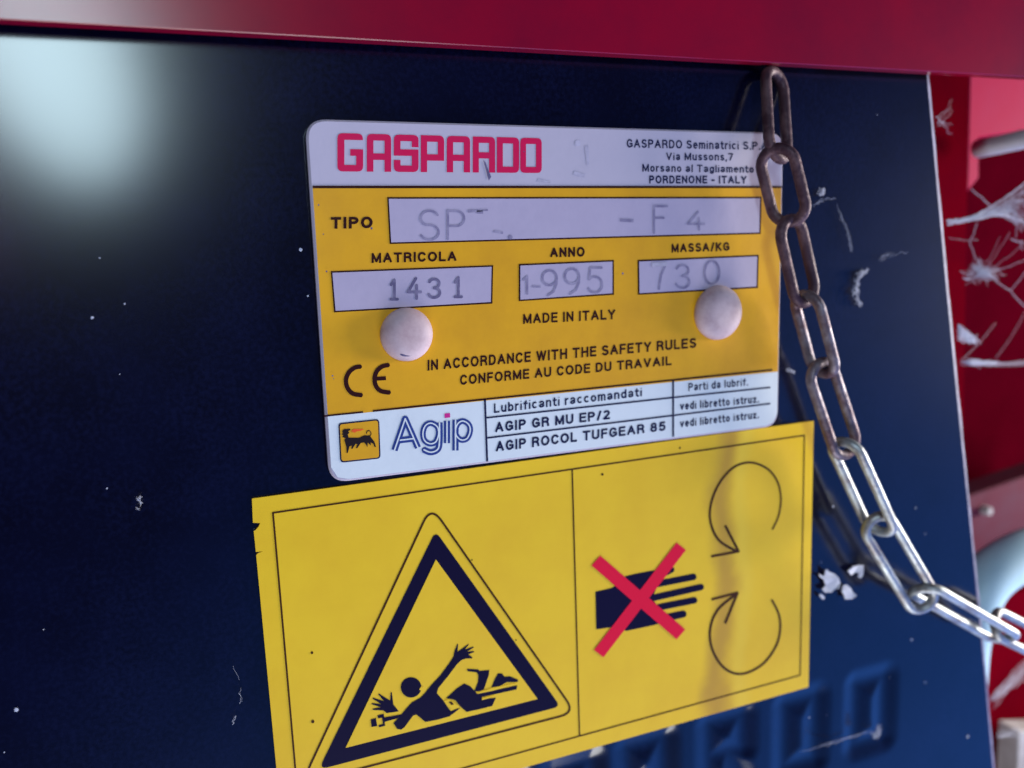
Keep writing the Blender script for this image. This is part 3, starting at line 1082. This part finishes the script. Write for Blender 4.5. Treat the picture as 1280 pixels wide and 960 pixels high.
t1 = ZA(spline([(645, 333), (664, 290), (670, 240), (660, 192), (630, 154), (580, 136), (530, 152), (487, 202), (464, 265), (466, 318), (490, 365), (540, 396)], 5))
flat('rotation_arrow', taper(t1, 2.0, 3.2) + [seg(*ZA([(466, 411), (547, 396)]), 3.2), seg(*ZA([(547, 398), (507, 320)]), 3.2)], sk(1), SLINE, stick)
t2 = ZA(spline([(643, 537), (664, 580), (668, 625), (655, 675), (615, 728), (555, 755), (505, 738), (470, 685), (463, 625), (485, 568), (541, 520)], 5))
flat('rotation_arrow', taper(t2, 2.6, 3.2) + [seg(*ZA([(467, 537), (545, 517)]), 3.2), seg(*ZA([(544, 516), (507, 607)]), 3.2)], sk(1), SLINE, stick)
scuffs([circ(q, r, 7) for q, r in (((390, 816), 1.8), ((391, 902), 2.2), ((753, 593), 1.6), ((645, 800), 1.0), ((590, 700), 1.0), ((850, 560), 1.2))],
       sk(1), SLINE, stick, 'speck')

# ------------------------------------------------------------------ chain
HC = -0.085
# (upper end px, lower end px, height of upper, height of lower, roll degrees, material)
LK = [((967, 84), (974, 204), -.012, -.080, 60, RUST), ((966, 179), (992, 284), HC, HC, -14, RUST), ((984, 268), (1010, 384), HC, HC, 50, RUST),
      ((1004, 362), (1033, 473), HC, HC, -46, WORN), ((1021, 449), (1062, 572), HC, HC, 40, WORN), ((1050, 547), (1106, 670), HC, -.09, -40, STEEL),
      ((1089, 644), (1160, 763), -.09, -.10, 12, STEEL), ((1146, 734), (1262, 800), -.10, -.09, -52, STEEL), ((1240, 776), (1350, 830), -.09, -.06, 25, STEEL)]
chain = thing('steel_chain', 'rusty steel link chain hanging from the red beam across the panel to the lower right', 'chain', px(966, 80, -.07))
RW = 0.0116
base = None
for (p0, p1, h0, h1, roll, m) in LK:
    A, B = px(*p0, h0), px(*p1, h1)
    c, ax = (A + B) / 2, (B - A)
    Lh = np.linalg.norm(ax) / 2 - RW
    ax /= np.linalg.norm(ax)
    view = CAM - c
    nz = view - ax * (view @ ax)
    nz /= np.linalg.norm(nz)
    sd = np.cross(ax, nz)
    rr = math.radians(roll)
    wd = math.cos(rr) * sd + math.sin(rr) * nz
    hwid = 0.034
    path = []
    for q in range(13):
        a = math.pi * q / 12
        path.append((hwid * math.cos(a), Lh - hwid + hwid * math.sin(a)))
    for q in range(1, 6):
        path.append((-hwid, (Lh - hwid) * (1 - 2 * q / 6)))
    for q in range(13):
        a = math.pi + math.pi * q / 12
        path.append((hwid * math.cos(a), -Lh + hwid + hwid * math.sin(a)))
    for q in range(1, 6):
        path.append((hwid, (Lh - hwid) * (-1 + 2 * q / 6)))
    pts = [c + wd * x + ax * y for x, y in path]
    mk('chain_link', *tube(pts, RW, 14, True), m, chain, True)

# ------------------------------------------------------------------ cobwebs
WEBR = 0.29


def strand(p, q, w0, w1, r, sag=0.0, n=8, jit=0.0):
    a, b = px(*p, w0), px(*q, w1)
    pts = []
    for i in range(n + 1):
        t = i / n
        s = a + (b - a) * t
        s = s + np.array([0, sag * 4 * t * (1 - t), 0])
        if 0 < i < n:
            s = s + rng.normal(0, jit, 3)
        pts.append(s)
    return tube(pts, r * WEBR, 5)


def web(name, label, lst, at):
    o = mk(name, *merge(lst), WEB, None, True, at=at)
    return tag(o, label, 'cobweb', 'cobwebs in the gap right of the panel')


w1 = []
ue = np.array(spline([(1183, 276), (1208, 273), (1236, 260), (1262, 243), (1300, 214)], 8))
le = np.array(spline([(1184, 281), (1222, 274), (1250, 269), (1272, 275), (1300, 288)], 8))
ne = len(ue)


def onweb(i, f):
    i = max(0, min(ne - 1, int(i)))
    return tuple(ue[i] * (1 - f) + le[i] * f)


for i in range(150):
    a = ne * rng.beta(1.3, 1.6)
    b = a + rng.uniform(3, 9)
    w1.append(strand(onweb(a, rng.random()), onweb(b, rng.random()), .09 + .03 * a / ne, .09 + .03 * b / ne, .0013, rng.uniform(-.004, .004), 6, .0012))
for i in range(70):
    a = rng.uniform(ne * .45, ne)
    f = rng.random()
    w1.append(strand(onweb(a, f), onweb(a + rng.uniform(-2, 3), f + rng.uniform(.2, .6)), .11, .115, .0016, 0, 4, .0015))
for e_ in (ue, le):
    for r_ in range(4):
        for q in range(ne - 1):
            d_ = rng.normal(0, .6, 2)
            w1.append(strand(tuple(e_[q] + d_), tuple(e_[q + 1] + d_), .09 + .03 * q / ne, .09 + .03 * (q + 1) / ne, .0022, 0, 2, .0003))
w1.append(strand((1214, 236), (1238, 257), .2, .2, .0035, 0, 6, .001))
web('cobweb', 'thick pale cobweb fanning from the panel edge to the right, beneath the white pipe', w1, px(1184, 277, .05))

w2 = []
for i in range(90):
    w2.append(strand((1228 + rng.normal(0, 8), 338 + rng.normal(0, 6)), (1228 + rng.normal(0, 11), 342 + rng.normal(0, 7)), .13, .13, .0013, 0, 4, .004))
for a, b, r in (((1232, 340), (1262, 362), .003), ((1262, 362), (1284, 385), .003), ((1264, 362), (1284, 336), .003), ((1216, 342), (1200, 339), .0028), ((1226, 338), (1212, 302), .0028), ((1212, 302), (1222, 278), .003),
                ((1232, 338), (1262, 290), .0014), ((1236, 338), (1285, 300), .0014), ((1238, 340), (1285, 322), .002), ((1232, 332), (1250, 296), .0012), ((1264, 298), (1278, 302), .004),
                ((1276, 300), (1278, 312), .003), ((1270, 298), (1271, 276), .0022), ((1222, 300), (1186, 297), .0014), ((1204, 347), (1214, 348), .006)):
    w2.append(strand(a, b, .13, .13, r, 0.004, 8, .001))
web('cobweb', 'grey clotted cobweb knot with radiating threads in the middle of the red gap', w2, px(1228, 340, .13))

w3 = []
for i in range(60):
    w3.append(strand((1200 + rng.uniform(0, 14), 452 + rng.normal(0, 2.0)), (1232 + rng.uniform(-8, 18), 454 + rng.normal(0, 2.2)), .05, .12, .0012, 0, 7, .002))
for i in range(8):
    w3.append(strand((1238, 454 + rng.normal(0, 2)), (1292, 453 + rng.normal(0, 4)), .2, .25, .0013, .002, 8, .001))
w3.append(strand((1244, 448), (1284, 385), .22, .26, .0018, .012, 10))
w3.append(strand((1204, 448), (1244, 404), .1, .26, .0018, .006, 10))
web('cobweb', 'horizontal white cobweb strand stretched from the panel edge to the right', w3, px(1200, 453, .05))

w4 = []
for i in range(55):
    a = (1196 + rng.uniform(0, 3), 412 + rng.uniform(-8, 14))
    w4.append(strand(a, (1218 + rng.normal(0, 2.5), 427 + rng.normal(0, 2)), .05, .09, .0016, 0, 6, .003))
w4.append(strand((1212, 428), (1222, 418), .09, .1, .003))
web('cobweb', 'small triangular tuft of cobweb stuck on the panel edge above the horizontal strand', w4, px(1198, 424, .05))

w5 = []
for i in range(16):
    w5.append(strand((1240 + rng.normal(0, 2), 874 + rng.normal(0, 5)), (1292, 822 + rng.normal(0, 11)), .12, .4, .0015, rng.uniform(-.01, .01), 8, .003))
for i in range(6):
    w5.append(strand((1246, 922 + rng.normal(0, 4)), (1275, 914 + rng.normal(0, 5)), .1, .4, .0014, 0, 8, .002))
for i in range(5):
    w5.append(strand((1172 + rng.normal(0, 1), 152 + rng.normal(0, 9)), (1190, 144 + rng.normal(0, 9)), .06, .3, .0018, 0, 6, .002))
web('cobweb', 'faint slanting cobweb threads over the red plate in the lower right corner', w5[:22], px(1240, 874, .1))
web('cobweb', 'short wispy threads on the upper panel edge beside the deep red post', w5[22:], px(1172, 152, .06))


# ------------------------------------------------------------------ lint and flakes on the panel
def fluff(pts, wdt, cnt, label, cat='lint', group='bits of lint stuck to the dark panel', r=.0016, mtl=LINT, spread=1.0):
    lst = []
    sp = spline(pts, 6)
    for i in range(cnt):
        a = rng.integers(0, max(1, len(sp) - 3))
        b = min(len(sp) - 1, a + rng.integers(2, 5))
        p, q = np.array(sp[a]), np.array(sp[b])
        o1, o2 = rng.normal(0, wdt, 2), rng.normal(0, wdt, 2)
        lst.append(strand(tuple(p + o1), tuple(q + o2), -.004 - abs(rng.normal(0, .004)), -.004 - abs(rng.normal(0, .006)), r * rng.uniform(.6, 1.2), 0, 5, .002))
    o = mk('lint', *merge(lst), mtl, None, True, at=px(*pts[0]))
    return tag(o, label, cat, group)


fluff([(1084, 336), (1074, 346), (1071, 358), (1070, 370), (1077, 382)], 2.2, 60, 'curled whitish lint tuft on the panel right of the upper chain', r=.0022)
fluff([(1027, 243), (1030, 236)], 1.6, 16, 'tiny pale lint wisp beside the second chain link')
fluff([(1046, 256), (1058, 285), (1064, 316)], 1.0, 14, 'faint thin lint streak hanging right of the third chain link', r=.0007)
fluff([(1010, 262), (1028, 250), (1046, 248)], .7, 10, 'thin thread stretched from chain to a lint wisp', r=.0009)
fluff([(1099, 326), (1110, 318), (1140, 317)], 1.6, 16, 'faint greyish web patch on the panel below the short thread', r=.0006)
fluff([(984, 461), (992, 465)], .9, 18, 'small white lint speck between nameplate and chain', r=.0018)
fluff([(1099, 905), (1096, 922), (1092, 914)], 1.8, 26, 'white lint knot inside the last moulded letter')
fluff([(1000, 941), (1040, 928), (1088, 914)], .5, 12, 'fine pale thread crossing the moulded letters', r=.0009)
fluff([(288, 826), (299, 850), (300, 880), (290, 906)], .35, 7, 'thin curved hair on the panel left of the sticker', r=.0006)
fluff([(172, 618), (176, 628), (173, 636)], 1.8, 10, 'dull bluish lint specks on the left of the panel', r=.0013)


def flake(poly, label, k_=9.6):
    P = [(1000 + x / k_, 680 + y / k_) for x, y in poly]
    v, f = union([P])
    c = np.mean(np.array(P), axis=0)
    vv = []
    for p in v:
        d = math.hypot(p[0] - c[0], p[1] - c[1])
        vv.append(px(p[0], p[1], -.004 - .0006 * d + .002 * math.sin(p[0] * 1.7)))
    o = mk('paint_flake', vv, [t[::-1] for t in f], LINT, None, False, at=px(*c))
    md = o.modifiers.new('thick', 'SOLIDIFY')
    md.thickness = S * .003
    tag(o, label, 'flake', 'pale flakes stuck on the panel beside the sticker')


flake([(235, 360), (270, 385), (300, 375), (305, 320), (330, 310), (350, 335), (420, 360), (460, 400), (488, 470), (470, 530), (420, 545), (380, 580), (310, 585),
       (270, 540), (310, 500), (290, 430), (240, 395)], 'largest ragged pale flake on the panel right of the sticker')
flake([(580, 325), (640, 275), (700, 258), (768, 255), (760, 370), (735, 410), (700, 400), (710, 350), (660, 340), (620, 375)], 'arched pale flake closest to the big chain link')
flake([(520, 500), (560, 485), (610, 530), (640, 585), (680, 620), (630, 660), (545, 665), (535, 620), (505, 570)], 'lower wedge shaped pale flake below the arched one')
flake([(230, 610), (260, 600), (300, 640), (290, 668), (255, 650)], 'tiny pale flake nearest the sticker edge')

sp = []
for (x, y, r) in [(1210, 906 + 15, 3.2), (1140, 800, 2.4), (1145, 635, 1.8), (1042, 633, 2.2), (1012, 897, 1.8), (376, 312, 2.6), (385, 370, 1.6), (20, 888, 3), (115, 397, 2), (1157, 853, 1.8)] + \
        [(rng.uniform(5, 1180), rng.uniform(100, 950), rng.uniform(.6, 1.3)) for _ in range(16)]:
    q = px(x, y)
    if q[0] > edge_u(q[1]) - .03:
        continue
    r = r / 640 * .8
    n = 7
    c = np.array(q) + np.array([0, 0, .0008])
    ring = [c + np.array([r * math.cos(6.283 * i / n) * rng.uniform(.7, 1.2), r * math.sin(6.283 * i / n) * rng.uniform(.7, 1.2), 0]) for i in range(n)]
    sp.append((ring + [c + np.array([0, 0, -r * .25])], [(i, (i + 1) % n, n) for i in range(n)]))
du = mk('dust_specks', *merge(sp), LINT, panel, True)
du['kind'] = 'stuff'
